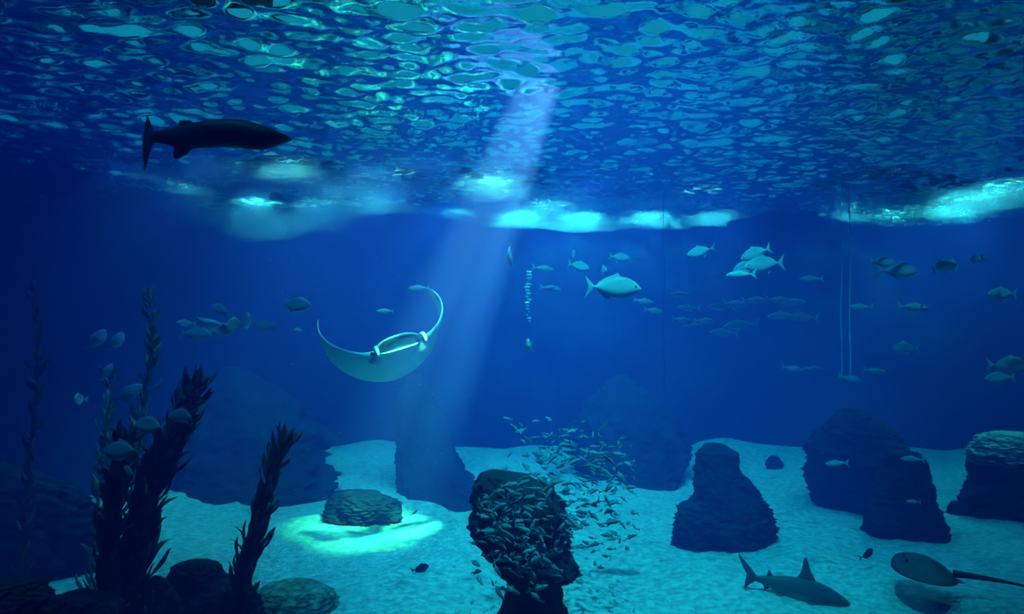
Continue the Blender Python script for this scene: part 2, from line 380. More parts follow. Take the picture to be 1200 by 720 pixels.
def species(rows, tail, dorsal, anal, pect, eye, mat, fmat, bend):
    parts = [('body', data('body', loft(rows), mat, True, bend)), ('tail_fin', data('tail_fin', fin_data(tail), fmat, False, bend))]
    for nm, ol in (('dorsal_fin', dorsal), ('anal_fin', anal)):
        if ol: parts.append((nm, data(nm, fin_data(ol), fmat, False, bend)))
    (po, pl) = pect
    for s in (1, -1):
        parts.append(('pectoral_fin', data('pectoral_fin', fin_data(pl, (po[0], s*po[1], po[2]), Vector((1, s*.45, -.12)), Vector((0, s*.35, .9)), .01), fmat, False)))
        parts.append(('eye', data('eye', ball((eye[0], s*eye[1], eye[2]), eye[3], .5), 'eye')))
    return parts
def mk_jack(mat, fmat, deep=1.0, bend=0.0, wid=1.0):
    d = deep
    rows = [(.50, -.01, -.03, .005), (.46, .045*d, -.065*d, .03*wid), (.38, .115*d, -.12*d, .055*wid), (.26, .175*d, -.175*d, .075*wid), (.10, .195*d, -.20*d, .08*wid), (-.06, .16*d, -.165*d, .065*wid), (-.20, .085*d, -.09*d, .04*wid), (-.30, .03, -.03, .02), (-.345, .022, -.022, .014)]
    tail = [(-.33, .022), (-.40, .10), (-.50, .215), (-.455, .09), (-.425, 0), (-.455, -.09), (-.50, -.215), (-.40, -.10), (-.33, -.022)]
    dorsal = [(.16, .17*d), (.08, .26*d), (.0, .215*d), (-.14, .16*d), (-.27, .075*d), (-.25, .045), (-.1, .11*d), (.1, .16*d)]
    anal = [(-.02, -.15*d), (-.08, -.25*d), (-.14, -.17*d), (-.27, -.08*d), (-.24, -.045), (-.1, -.11*d)]
    pect = ((.22, .07*wid, -.03), [(0, .03), (-.10, .015), (-.24, -.06), (-.12, -.045), (0, -.02)])
    return species(rows, tail, dorsal, anal, pect, (.40, .045*wid, .025*d, .022), mat, fmat, bend)

def fish_mat(name, back, side, belly, zs, metallic=.25, rough=.38):
    """darker back, bright flank, pale belly by height on the body"""
    t = NT(name); p = t.n('ShaderNodeBsdfPrincipled', Roughness=rough, Metallic=metallic); p.inputs['Specular IOR Level'].default_value = .12
    tc = t.n('ShaderNodeTexCoord'); sx = t.n('ShaderNodeSeparateXYZ'); t.l(tc.outputs['Object'], sx.inputs[0])
    nz = t.n('ShaderNodeTexNoise', Scale=14, Detail=3); t.l(tc.outputs['Object'], nz.inputs['Vector'])
    mr = t.n('ShaderNodeMapRange'); mr.inputs[1].default_value = -zs; mr.inputs[2].default_value = zs; t.l(sx.outputs[2], mr.inputs[0])
    ad = t.n('ShaderNodeMath', _operation='MULTIPLY_ADD'); t.l(nz.outputs['Fac'], ad.inputs[0]); ad.inputs[1].default_value = .25
    t.l(mr.outputs[0], ad.inputs[2])
    r = t.n('ShaderNodeValToRGB'); e = r.color_ramp.elements; e[0].position = .28; e[0].color = (*belly, 1); e[1].position = .95; e[1].color = (*back, 1)
    m = e.new(.62); m.color = (*side, 1); t.l(ad.outputs[0], r.inputs[0]); t.l(r.outputs[0], p.inputs['Base Color']); t.l(p.outputs[0], t.out.inputs[0])
    return t.m
def plain(name, c, rough=.5, metallic=0.0, scale=8, var=.2):
    return rough_mat(name, tuple(x*(1-var) for x in c), tuple(min(1, x*(1+var)) for x in c), scale, rough, .1, scale*3, .4, 2)
M['silver'] = fish_mat('silver_scales', (.15, .20, .26), (.34, .41, .48), (.46, .53, .58), .2, .0, .4)
M['silver_fin'] = plain('silver_fin', (.34, .38, .40))
M['school'] = fish_mat('school_scales', (.10, .14, .20), (.22, .29, .40), (.32, .40, .50), .15, 0, .5)
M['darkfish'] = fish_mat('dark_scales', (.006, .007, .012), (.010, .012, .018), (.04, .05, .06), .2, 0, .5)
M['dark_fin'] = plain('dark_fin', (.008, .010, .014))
M['shark'] = fish_mat('shark_skin', (.05, .06, .065), (.07, .08, .085), (.35, .37, .37), .11, 0, .55)
M['shark_fin'] = plain('shark_fin', (.05, .058, .064))
M['stingray'] = plain('stingray_skin', (.020, .023, .027), .6)
M['manta_top'] = plain('manta_back', (.45, .48, .48), .5)
M['manta_white'] = plain('manta_white', (.85, .88, .84), .45, 0, 3, .08)  # light on the leading edge, painted in as white
M['manta_belly'] = plain('manta_belly', (.50, .56, .54), .5, 0, 3, .08)
M['mouth'] = plain('mouth_lining', (.07, .10, .11), .6)
M['eye'] = plain('eye', (.01, .01, .012), .2)

M['bright'] = fish_mat('bright_scales', (.70, .74, .72), (.95, .97, .95), (.95, .97, .95), .2, .0, .25)  # flash of light painted in as near-white scales, for one fish
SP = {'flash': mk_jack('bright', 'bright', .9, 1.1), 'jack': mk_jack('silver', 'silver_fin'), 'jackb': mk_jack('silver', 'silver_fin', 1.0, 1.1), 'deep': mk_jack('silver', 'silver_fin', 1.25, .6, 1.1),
      'slim': mk_jack('silver', 'silver_fin', .66, .5), 'dark': mk_jack('darkfish', 'dark_fin', 1.2, .6, 1.1)}
def place(root, loc, yaw, pitch, roll, s):
    root.location = loc
    root.rotation_euler = (Matrix.Rotation(math.radians(yaw), 3, 'Z') @ Matrix.Rotation(-math.radians(pitch), 3, 'Y') @ Matrix.Rotation(math.radians(roll), 3, 'X')).to_euler()
    root.scale = (s, s, s)
def dress(root, parts):
    body = None
    for nm, me in parts:
        o = bpy.data.objects.new(nm, me); col.objects.link(o)
        if nm == 'body': body = o
        o.parent = body if nm in ('eye', 'gill_slit') else root
    return body
def fish(sp, px, py, L, d, yaw, pitch, roll, label, group=None, name='silver_fish', cat='fish'):
    root = empty(name); tag(root, label, cat, group); place(root, P(px, py, d), yaw, pitch, roll, L*d/F)
    dress(root, SP[sp])
    return root
KG = 'silver fish among the kelp'; CG = 'silver fish bunched in mid water'; RG = 'silver fish in open water'; FG = 'dim slim fish far back'
for f in [
    ('deep', 114, 399, 30, 10.5, 35, 58, 10, 'silver fish climbing nose-up beside a second one above the kelp', KG),
    ('deep', 137, 401, 26, 10.8, 50, 62, 0, 'silver fish swimming steeply upward, partner of a climbing fish', KG),
    ('jack', 125, 437, 24, 9.4, 60, 60, 0, 'silver fish heading upward just over the olive kelp tip', KG),
    ('deep', 92, 468, 26, 10.5, -78, 10, 0, 'silver fish facing the glass beside the olive kelp', KG),
    ('jack', 126, 468, 28, 9.4, 120, 55, 0, 'silver fish turned nose-up against the olive kelp tip', KG),
    ('jackb', 149, 462, 38, 9.5, 25, 34, 0, 'silver fish slanting upward between two olive kelp stalks', KG),
    ('deep', 178, 499, 42, 7.6, 178, 4, 6, 'deep-bodied silver fish at the bushy kelp, level and side-on', KG),
    ('jackb', 217, 487, 42, 7.7, 172, -3, -5, 'silver fish skimming the top of the bushy kelp', KG),
    ('deep', 145, 528, 46, 7.4, 184, -4, 4, 'deep-bodied silver fish with a bright tail low among kelp', KG),
    ('jack', 152, 553, 24, 7.5, 150, 20, 0, 'small silver fish lowest among the kelp blades', KG),
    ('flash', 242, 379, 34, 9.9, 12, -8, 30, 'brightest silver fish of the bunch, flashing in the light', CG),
    ('jack', 259, 363, 30, 10.8, 160, 18, 0, 'silver fish at the top of the bunch', CG),
    ('slim', 217, 379, 28, 10.8, -105, 5, 0, 'slim silver fish at the edge of the bunch, facing the glass', CG),
    ('jack', 229, 391, 36, 10.6, 5, -4, 0, 'silver fish at the bottom of the bunch', CG),
    ('jack', 258, 387, 38, 11, 12, 6, 0, 'silver fish overlapped by the brightest one in the bunch', CG),
    ('deep', 275, 379, 28, 10.4, -100, 0, 0, 'round silver fish in the bunch, seen head-on', CG),
    ('deep', 291, 378, 36, 10.6, 120, 30, 0, 'deep-bodied silver fish in the bunch, turning away', CG),
    ('jack', 311, 382, 28, 11.2, 170, 0, 0, 'silver fish trailing behind the bunch', CG),
    ('jackb', 344, 357, 44, 10.5, -8, 0, 0, 'silver fish with open forked tail swimming alone toward the manta', RG),
    ('slim', 350, 387, 18, 14, 150, 0, 0, 'tiny pale fish below the lone fork-tailed one', RG),
    ('slim', 452, 365, 22, 15, 178, 0, 0, 'faint slim fish above the manta ray, nearer its mouth', FG),
    ('slim', 491, 338, 26, 15, 184, 0, 0, 'faint slim fish just above the manta ray\'s wing tip', FG),
    ('deep', 596, 298, 32, 10.5, -60, -62, 20, 'silver fish diving nose-down beside the light beam', RG),
    ('deep', 618, 405, 34, 11, -84, 4, 0, 'round silver fish hanging head-on under the string of bubbles', RG),
    ('slim', 637, 315, 28, 13.5, 8, -8, 0, 'pale fish beside the top of the string of bubbles', RG),
    ('slim', 645, 338, 26, 13.5, 4, -6, 0, 'pale fish halfway down beside the string of bubbles', RG),
    ('deep', 673, 300, 22, 12.5, 100, 30, 0, 'small silver fish swimming away above a crossing one', RG),
    ('jack', 678, 312, 28, 12.2, -20, -14, 0, 'small silver fish crossing beneath one that swims away', RG),
    ('deep', 706, 317, 22, 12.6, -70, 0, 0, 'small silver fish riding over the big fork-tailed jack', RG),
    ('jack', 726, 302, 26, 12.6, -15, -10, 0, 'small silver fish alone above the big fork-tailed jack', RG),
    ('jack', 718, 337, 66, 9.5, -6, -2, 0, 'big silver jack with a tall forked tail', RG),
    ('slim', 754, 353, 24, 14, -4, -8, 0, 'faint slim fish below the big jack\'s nose, upper of two', FG),
    ('slim', 766, 364, 24, 14.4, -4, -8, 0, 'faint slim fish below the big jack\'s nose, lower of two', FG),
    ('jackb', 821, 295, 32, 11.5, 172, -14, 0, 'silver jack swimming alone under the bright foam, tail raised', RG),
    ('jack', 886, 297, 38, 11, 176, -20, 0, 'silver jack slanting downward at the top of a foursome', RG),
    ('jack', 896, 310, 48, 10.8, 180, -6, 0, 'long silver jack in the middle of a foursome', RG),
    ('deep', 876, 314, 34, 11.4, 175, -12, 0, 'silver jack half hidden in the middle of a foursome', RG),
    ('slim', 868, 322, 34, 10.4, 178, -2, 0, 'bright slim silver fish at the bottom of a foursome', RG),
    ('slim', 950, 327, 28, 13, 186, 0, 0, 'pale slim fish alone beside the hanging hoses', RG),
    ('jack', 1034, 307, 30, 11.5, -4, -4, 0, 'silver jack with forked tail above a larger overlapping one', RG),
    ('jackb', 1055, 317, 42, 11.2, 4, 0, 0, 'larger silver jack overlapping a smaller one', RG),
    ('deep', 1104, 313, 34, 11, -65, 14, 25, 'silver fish banking hard toward the glass', RG),
    ('deep', 1115, 311, 28, 11.6, -120, 10, -15, 'silver fish crossing behind one that banks hard', RG),
    ('deep', 1141, 304, 20, 12.2, -75, 0, 0, 'small round fish head-on, one of two side by side', RG),
    ('deep', 1150, 303, 20, 12.4, -105, 0, 0, 'small round fish head-on, second of two side by side', RG),
    ('jack', 1175, 344, 34, 11.5, 176, 0, 0, 'silver fish level and alone near the dark end of the tank', RG),
    ('slim', 1071, 360, 34, 11.5, -4, -4, 0, 'slim silver fish with a bright back, alone in blue water', RG),
    ('slim', 1008, 360, 28, 13, 180, 0, 0, 'faint slim fish passing just beside the hanging hoses', FG),
    ('deep', 1061, 408, 28, 12.8, 160, 0, 0, 'dim deep-bodied fish alone in dark water', RG),
    ('slim', 1026, 435, 26, 13.2, -8, -6, 0, 'dim slim fish below the hoses, upper one', FG),
    ('slim', 997, 444, 28, 13.2, -6, -10, 0, 'dim slim fish at the lower end of the hoses', FG),
    ('slim', 929, 432, 24, 13.4, -8, -8, 0, 'dim slim fish leading a fainter one', FG),
    ('slim', 953, 432, 22, 14.5, -4, 0, 0, 'fainter slim fish trailing another', FG),
    ('deep', 1182, 428, 40, 11.5, -8, 0, 0, 'dim silver fish above another in the dark end', RG),
    ('jack', 1172, 443, 34, 11.8, 172, -4, 0, 'dim silver fish below another in the dark end', RG),
    ('slim', 980, 543, 26, 12.0, 180, -4, 0, 'slim grey fish in front of the broad boulder', RG),
    ('slim', 1069, 538, 26, 12.0, 176, 0, 0, 'slim grey fish over the top of the cone-shaped rock', RG),
    ('slim', 1070, 588, 16, 12.0, 178, 0, 0, 'tiny grey fish in front of the cone-shaped rock', RG),
    ('slim', 486, 601, 14, 11.5, 60, 20, 0, 'tiny pale fish over the sand by the hazy slanting stack', RG),
    ]:
    sp, px, py, L, d, yw, pt, rl, lab, grp = f; fish(*f)
for i, (px, py, L, d) in enumerate([(797, 345, 26, 15), (807, 361, 28, 14.5), (800, 375, 24, 15.5), (825, 376, 24, 15.5), (812, 381, 22, 15.5), (845, 360, 32, 15), (862, 356, 30, 15.5), (884, 352, 28, 15.5), (868, 381, 40, 15), (848, 390, 34, 16), (913, 352, 32, 15), (930, 354, 30, 15.5), (917, 370, 36, 15), (940, 372, 36, 15.5)]):
    fish('slim', px, py, L, d, (178, 184, 2, -6)[i % 4], (-4, 3, -6, 0)[i % 4], 0, 'dim slim fish in the loose far shoal below a foursome of jacks', 'loose far shoal of slim fish')
fish('dark', 493, 667, 22, 10.8, 35, 8, 0, 'small dark round fish low over bright sand', name='dark_fish')
fish('dark', 1017, 650, 22, 11, 30, 26, 0, 'small dark fish over the sand between shark and stingray', name='dark_fish')

# small fish of the school
def school_data(b):
    V, Fc = loft([(.5, 0, -.01, .006), (.40, .07, -.07, .045), (.18, .125, -.13, .07), (-.08, .10, -.11, .055), (-.28, .035, -.035, .02), (-.33, .024, -.024, .012)], 8, 8)
    for ol in ([(-.32, .02), (-.5, .14), (-.43, 0), (-.5, -.14), (-.32, -.02)], [(.12, .11), (.0, .20), (-.2, .07)], [(0, -.11), (-.1, -.19), (-.22, -.06)]):
        v, f = fin_data(ol); n = len(V); V = V+[tuple(q) for q in v]; Fc = Fc+[tuple(n+i for i in g) for g in f]
    return data('schooling_fish', (V, Fc), 'school', True, b)
sd = [school_data(b) for b in (-.9, 0, .9)]
rs = random.Random(21); placed = []
def school_spot():
    r = rs.random()
    if r < .42:   # thick round the pillar
        px, py = rs.gauss(615, 30), rs.gauss(618, 36)
        if not (548 < px < 690 and 556 < py < 705): return None
        d = rs.choice((rs.uniform(7.2, 7.9), rs.uniform(7.2, 7.9), rs.uniform(9.0, 9.6)))
        if py > 672 and abs(px-622) > 40 and rs.random() < .5: return None
    elif r < .70:   # open side of the school
        t = rs.random(); px = rs.gauss(690, 30); py = rs.gauss(585, 36); d = rs.uniform(7.8, 10.2)
        if not (640 < px < 748 and 520 < py < 675): return None
        if px > 725 and py > 640: return None
    else:           # top, thinning out
        px = rs.gauss(668, 46); py = rs.gauss(534, 25); d = rs.uniform(8.6, 10.6)
        if not (590 < px < 745 and 490 < py < 580): return None
        if py < 520 and abs(px-650) > 80: return None
    return px, py, d
extra = [(562, 681, 8), (577, 683, 8), (590, 690, 8), (571, 655, 8), (556, 660, 8), (696, 660, 8.6), (705, 665, 8.6), (680, 682, 8.4), (735, 643, 9), (718, 632, 9), (743, 618, 9.2), (595, 491, 9.5), (643, 492, 9.5), (603, 502, 9.5)]
while len(placed) < 300:
    q = extra.pop() if extra else school_spot()
    if q is None: continue
    p = P(*q)
    if any((p-o).length < .085 for o in placed): continue
    placed.append(p); c = Vector((.25, 8.7, p.z)); rad = p-c
    yaw = math.degrees(math.atan2(rad.x, -rad.y))+rs.gauss(0, 38); low = (q[1]-560)/100
    o = bpy.data.objects.new('schooling_fish', sd[rs.randrange(3)]); col.objects.link(o)
    place(o, p, yaw, rs.gauss(-18*low, 22), rs.gauss(0, 14), rs.uniform(.15, .23)*(1.08 if q[2] < 8 else .95))
    tag(o, 'small grey fish of the tight school circling the rock pillar', 'fish', 'school of small fish around the rock pillar')

# the rest of the school, too many to pick apart
V = []; Fc = []
while len(placed) < 460:
    q = school_spot()
    if q is None: continue
    q = (q[0], q[1], q[2]+(1.0 if q[2] > 8 else .0)); p = P(*q)
    if any((p-o).length < .07 for o in placed): continue
    placed.append(p); rad = p-Vector((.25, 8.7, p.z)); yaw = math.atan2(rad.x, -rad.y)+rs.gauss(0, .65)
    R = Matrix.Translation(p) @ Matrix.Rotation(yaw, 4, 'Z') @ Matrix.Rotation(rs.gauss(0, .35), 4, 'Y') @ Matrix.Scale(rs.uniform(.12, .17), 4); me = sd[rs.randrange(3)]; b = len(V)
    V += [tuple(R @ v.co) for v in me.vertices]; Fc += [tuple(b+i for i in f.vertices) for f in me.polygons]
tag(mesh('fish_school', V, Fc, M['school']), 'countless tiny fish filling the gaps of the school', 'fish school', 'school of small fish around the rock pillar', 'stuff')

# ------------------------------------------------------------------ big dark fish under the surface
def crop(pts, s=963.0, x0=636.0, z0=215.0): return [((x-x0)/s, (z0-z)/s) for x, z in pts]
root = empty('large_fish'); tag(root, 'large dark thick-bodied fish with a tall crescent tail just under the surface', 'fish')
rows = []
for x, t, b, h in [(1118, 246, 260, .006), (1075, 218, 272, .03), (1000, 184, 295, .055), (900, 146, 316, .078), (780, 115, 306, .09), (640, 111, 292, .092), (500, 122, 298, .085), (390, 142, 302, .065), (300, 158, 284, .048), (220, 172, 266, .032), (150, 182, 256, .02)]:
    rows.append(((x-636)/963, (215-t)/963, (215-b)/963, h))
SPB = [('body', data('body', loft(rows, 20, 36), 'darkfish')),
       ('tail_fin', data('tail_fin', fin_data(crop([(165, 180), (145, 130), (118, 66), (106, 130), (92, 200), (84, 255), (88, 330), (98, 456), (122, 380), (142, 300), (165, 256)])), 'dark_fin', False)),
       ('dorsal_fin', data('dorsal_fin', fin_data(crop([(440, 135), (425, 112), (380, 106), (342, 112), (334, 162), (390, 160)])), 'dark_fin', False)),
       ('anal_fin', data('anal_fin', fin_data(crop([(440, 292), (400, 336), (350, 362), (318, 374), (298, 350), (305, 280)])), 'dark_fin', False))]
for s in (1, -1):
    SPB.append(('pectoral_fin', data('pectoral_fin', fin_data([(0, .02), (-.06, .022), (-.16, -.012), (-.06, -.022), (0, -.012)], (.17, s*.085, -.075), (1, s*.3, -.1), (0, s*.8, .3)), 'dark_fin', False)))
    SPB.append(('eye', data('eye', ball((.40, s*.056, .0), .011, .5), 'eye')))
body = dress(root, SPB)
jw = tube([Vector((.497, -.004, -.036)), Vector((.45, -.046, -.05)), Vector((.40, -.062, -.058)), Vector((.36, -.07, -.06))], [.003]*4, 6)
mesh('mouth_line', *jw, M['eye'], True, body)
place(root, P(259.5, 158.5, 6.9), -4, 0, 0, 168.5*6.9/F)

# ------------------------------------------------------------------ shark
root = empty('shark'); tag(root, 'small grey shark with a tall triangular dorsal fin gliding over the sand', 'shark')
rows = [(.50, 0, -.012, .006), (.46, .022, -.030, .040), (.38, .055, -.052, .066), (.26, .088, -.078, .082), (.12, .100, -.090, .085), (-.04, .088, -.078, .068), (-.18, .058, -.05, .042), (-.29, .034, -.026, .022), (-.355, .024, -.018, .014)]
SH = [('body', data('body', loft(rows, 18, 32), 'shark')),
      ('dorsal_fin', data('dorsal_fin', fin_data([(.19, .08), (.11, .175), (.055, .265), (.035, .255), (.035, .15), (.0, .08), (.1, .06)], th=.02), 'shark_fin', False)),
      ('rear_dorsal_fin', data('rear_dorsal_fin', fin_data([(-.19, .045), (-.235, .095), (-.25, .09), (-.25, .05), (-.275, .035), (-.23, .03)]), 'shark_fin', False)),
      ('anal_fin', data('anal_fin', fin_data([(-.20, -.035), (-.25, -.085), (-.255, -.05), (-.28, -.022), (-.24, -.02)]), 'shark_fin', False)),
      ('tail_fin', data('tail_fin', fin_data([(-.335, .022), (-.42, .085), (-.535, .165), (-.53, .14), (-.47, .06), (-.415, .005), (-.42, -.06), (-.425, -.12), (-.385, -.06), (-.335, -.018)]), 'shark_fin', False))]
for s in (1, -1):
    SH.append(('pectoral_fin', data('pectoral_fin', fin_data([(.05, 0), (-.02, .16), (-.09, .25), (-.085, .14), (-.06, 0)], (.18, s*.06, -.045), (1, 0, 0), (0, s*.86, -.42), .014), 'shark_fin', False)))
    SH.append(('pelvic_fin', data('pelvic_fin', fin_data([(.03, 0), (-.04, .07), (-.06, .06), (-.05, 0)], (-.10, s*.04, -.055), (1, 0, 0), (0, s*.6, -.7)), 'shark_fin', False)))
    SH.append(('eye', data('eye', ball((.40, s*.057, .012), .009, .5), 'eye')))
    for g in range(5):
        gx = .29-.018*g; SH.append(('gill_slit', data('gill_slit', tube([Vector((gx-.006*u, s*(.081-.03*(u-.5)**2+.001*g), .02-.05*u)) for u in np.linspace(0, 1, 5)], [.0015, .003, .003, .003, .0015], 6), 'eye')))
dress(root, SH)
place(root, P(930, 690, 9.9), -12, -11, 0, 126*9.9/F); root.scale.z *= 1.18

# ------------------------------------------------------------------ stingray
root = empty('stingray'); tag(root, 'dark broad stingray with a long whip tail hovering over its shadow', 'stingray')
def disc(n=40, m=8):
    V = [(.05, 0, .13)]; Fc = []
    def rim(a):
        c, s = math.cos(a), math.sin(a); r = .52+.10*abs(s)**3-.04*math.cos(2*a)*.5
        return Vector((r*c*.92+(.03 if c > 0 else 0), r*s*1.08, 0))
    for side in (1, -1):
        for j in range(1, m+1):
            for i in range(n):
                if side == -1 and j == m: continue
                u = j/m; q = rim(2*PI*i/n)*u; h = (.125*(1-u**1.6)+.006*(1-u)) if side == 1 else -.05*(1-u**2)
                body = .06*math.exp(-(q.y/.13)**2)*(1-u) if side == 1 else 0
                V.append((q.x, q.y, h+body+.10*abs(q.y)**1.6))
    def ix(side, j, i):
        i %= n
        if side == 1 or j == m: return 1+(j-1)*n+i
        return 1+m*n+(j-1)*n+i
    bot = len(V); V.append((.05, 0, -.05))
    for i in range(n):
        Fc.append((0, ix(1, 1, i), ix(1, 1, i+1))); Fc.append((bot, ix(-1, 1, i+1), ix(-1, 1, i)))
        for j in range(1, m):
            Fc.append((ix(1, j, i), ix(1, j+1, i), ix(1, j+1, i+1), ix(1, j, i+1)))
            Fc.append((ix(-1, j, i+1), ix(-1, j+1, i+1), ix(-1, j+1, i), ix(-1, j, i)))
    return V, Fc
V, Fc = disc(); dsc = mesh('disc', V, Fc, M['stingray'], True, root)
tp = [Vector((-.42-1.25*k/16, .05*math.sin(k/16*2.5), .045-.03*k/16+.03*math.sin(k/16*3))) for k in range(17)]
V, Fc = tube(tp, [.042*(1-k/16)**1.4+.010 for k in range(17)], 8); mesh('tail', V, Fc, M['stingray'], True, root)
for s in (1, -1):
    mesh('eye', *ball((.30, s*.13, .155), .03), M['eye'], True, dsc)
    v, f = fin_data([(0, 0), (-.12, .02), (-.20, .12), (-.10, .15), (0, .06)], (-.36, s*.05, .0), (1, 0, 0), (0, s, -.1), .03); mesh('pelvic_fin', v, f, M['stingray'], True, root)
place(root, P(1083, 671, 9.9), 176, 3, -3, .86); root.scale.z *= 1.3
root.rotation_euler.rotate_axis('Z', math.radians(-14))

# ------------------------------------------------------------------ manta ray
root = empty('manta_ray'); tag(root, 'pale manta ray with upswept crescent wings gliding mouth-first beside the light beam', 'manta ray')
def manta(nu=72, nv=14):
    S = np.linspace(-1, 1, nu+1); th = np.radians(112)*np.sign(S)*np.abs(S)**1.15
    ds = S[1]-S[0]; x = np.concatenate([[0], np.cumsum((np.cos(th[1:])+np.cos(th[:-1]))/2*ds)]); z = np.concatenate([[0], np.cumsum((np.sin(th[1:])+np.sin(th[:-1]))/2*ds)])
    mid = nu//2; x -= x[mid]; z -= z[mid]; V = []; Fs = []; mi = []
    for k, s in enumerate(S):
        a = abs(s); le = .34-.30*a**2.2+.05*math.exp(-(a/.22)**4); te = -.40+.36*a**1.25; te = min(te, le-.004)
        tt = .15*math.exp(-(a/.30)**2)+.055*(1-a)**.8+.006; n_ = (-math.sin(th[k]), math.cos(th[k]))
        for side in (1, -1):
            for j in range(nv+1):
                v = j/nv; y = le+(te-le)*v
                prof = (v+.0)**.42*(1-v)**.95*1.35
                h = side*tt*.5*prof*(1.0 if side == 1 else 1.1)
                V.append((x[k]+n_[0]*h, y, z[k]+n_[1]*h))
    w_ = 2*(nv+1)
    for k in range(nu):
        for j in range(nv):
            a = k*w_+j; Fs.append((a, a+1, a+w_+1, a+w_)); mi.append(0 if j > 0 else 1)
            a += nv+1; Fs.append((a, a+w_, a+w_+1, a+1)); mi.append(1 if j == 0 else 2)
    me = bpy.data.meshes.new('disc'); me.from_pydata(V, [], Fs); me.update()
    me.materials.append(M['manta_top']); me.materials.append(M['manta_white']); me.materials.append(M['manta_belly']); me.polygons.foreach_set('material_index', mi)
    me.polygons.foreach_set('use_smooth', [True]*len(Fs)); bm = bmesh.new(); bm.from_mesh(me); bmesh.ops.remove_doubles(bm, verts=bm.verts, dist=.0015); bm.to_mesh(me); bm.free()
    return me
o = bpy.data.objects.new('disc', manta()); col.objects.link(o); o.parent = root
def ring(n=40, rx=.19, rz=.066, y=.43): return [Vector((rx*(abs(math.cos(a))**.75)*math.copysign(1, math.cos(a)), y-.05*math.cos(a)**2, .012+rz*(abs(math.sin(a))**.8)*math.copysign(1, math.sin(a)))) for a in (2*PI*i/n for i in range(n))]
def torus(path, r, n=8):
    V = []; Fc = []; m = len(path)
    for k, p in enumerate(path):
        t = (path[(k+1) % m]-path[k-1]).normalized(); a = t.cross(Vector((0, 1, 0))).normalized(); b = t.cross(a)
        rr = r*(1.35 if p.z > .03 else .8)
        for i in range(n): V.append(p+(a*math.cos(2*PI*i/n)+b*math.sin(2*PI*i/n)*1.5)*rr)
    for k in range(m):
        for i in range(n): Fc.append((k*n+i, k*n+(i+1) % n, ((k+1) % m)*n+(i+1) % n, ((k+1) % m)*n+i))
    return V, Fc
mr = mesh('mouth_rim', *torus(ring(), .008), M['manta_belly'], True, root)
rg = ring(40, .186, .062, .428); bk = ring(40, .26, .085, .27); V = list(ring())+bk
mesh('head', V, [(i, 40+i, 40+(i+1) % 40, (i+1) % 40) for i in range(40)], M['manta_belly'], True, root)
V = list(rg)+[Vector((p.x*.62, .412-.02*(p.x/.186)**2, .012+(p.z-.012)*.62)) for p in rg]+[Vector((0, .408, .012))]
mesh('mouth', V, [(i, (i+1) % 40, 40+(i+1) % 40, 40+i) for i in range(40)]+[(40+i, 40+(i+1) % 40, 80) for i in range(40)], M['mouth'], True, mr)
for s in (1, -1):
    pth = [Vector((s*(.185+.02*math.sin(u*2)), .38+.13*math.sin(u*2.2), .02-.10*u*u)) for u in np.linspace(0, 1, 10)]
    V, Fc = tube(pth, [.028*(1-.6*k/9) for k in range(10)], 8); mesh('cephalic_fin', V, Fc, M['manta_belly'], True, root)
    mesh('eye', *ball((s*.225, .34, .02), .02), M['eye'], True, root)
V, Fc = tube([Vector((.02*math.sin(k*.6), -.44-.075*k, .03+.05*k)) for k in range(12)], [.016*(1-k/12)+.003 for k in range(12)], 6); mesh('tail', V, Fc, M['manta_top'], True, root)
MS = 1.85
root.location = P(466, 426, 12); root.scale = (MS*1.08, MS, MS)
root.rotation_euler = (Matrix.Rotation(math.radians(-17), 3, 'Y') @ Matrix.Rotation(math.radians(180+20), 3, 'Z') @ Matrix.Rotation(math.radians(24), 3, 'X')).to_euler()

# ------------------------------------------------------------------ light rods, rope, bubbles, foam
M['hose'] = plain('hose', (.9, .92, .9)); M['dark_hose'] = plain('dark_hose', (.03, .035, .04))  # pale rods added for thin vertical shafts of light
for px, d, y1, r, mt, lab in [(986, 15.5, 452, .009, 'hose', 'thin pale hose hanging straight down from the surface'), (996, 15.5, 448, .012, 'hose', 'thicker pale hose hanging beside a thin one'), (778, 15, 460, .008, 'dark_hose', 'dark rope hanging from the surface beyond the big jack')]:
    b = P(px, y1, d); V, Fc = tube([Vector((.012*math.sin(k*.7), 0, k/20*(WZ+.3-b.z))) for k in range(21)], [r]*21, 8)
    o = mesh('hose' if mt == 'hose' else 'rope', V, Fc, M[mt]); o.location = b; tag(o, lab, 'hose' if mt == 'hose' else 'rope')
def bubble_mat():
    t = NT('bubble'); g = t.n('ShaderNodeBsdfGlossy', Roughness=.1); tr = t.n('ShaderNodeBsdfTransparent'); lw = t.n('ShaderNodeLayerWeight', Blend=.5)
    mx = t.n('ShaderNodeMixShader'); t.l(lw.outputs['Facing'], mx.inputs[0]); t.l(tr.outputs[0], mx.inputs[1]); t.l(g.outputs[0], mx.inputs[2])
    df = t.n('ShaderNodeBsdfDiffuse'); df.inputs[0].default_value = (.85, .9, .9, 1); m2 = t.n('ShaderNodeMixShader', Fac=.35); t.l(mx.outputs[0], m2.inputs[1]); t.l(df.outputs[0], m2.inputs[2])
    t.l(m2.outputs[0], t.out.inputs[0]); return t.m
M['bubble'] = bubble_mat()
bd_ = data('bubble', ball((0, 0, 0), 1, 1, 12), 'bubble'); rb = random.Random(5)
for k in range(17):
    py = 319+k*3.6; wd = (5.0 if k < 11 else 3.2)*rb.uniform(.6, 1.1)
    o = bpy.data.objects.new('bubble', bd_); col.objects.link(o); o.location = P(619+rb.uniform(-1.6, 1.6), py, 12); r = wd*12/F*.75; o.scale = (r, r, r*.42)
    tag(o, 'flattened bubble rising in a string above a head-on fish', 'bubble', 'string of rising bubbles')
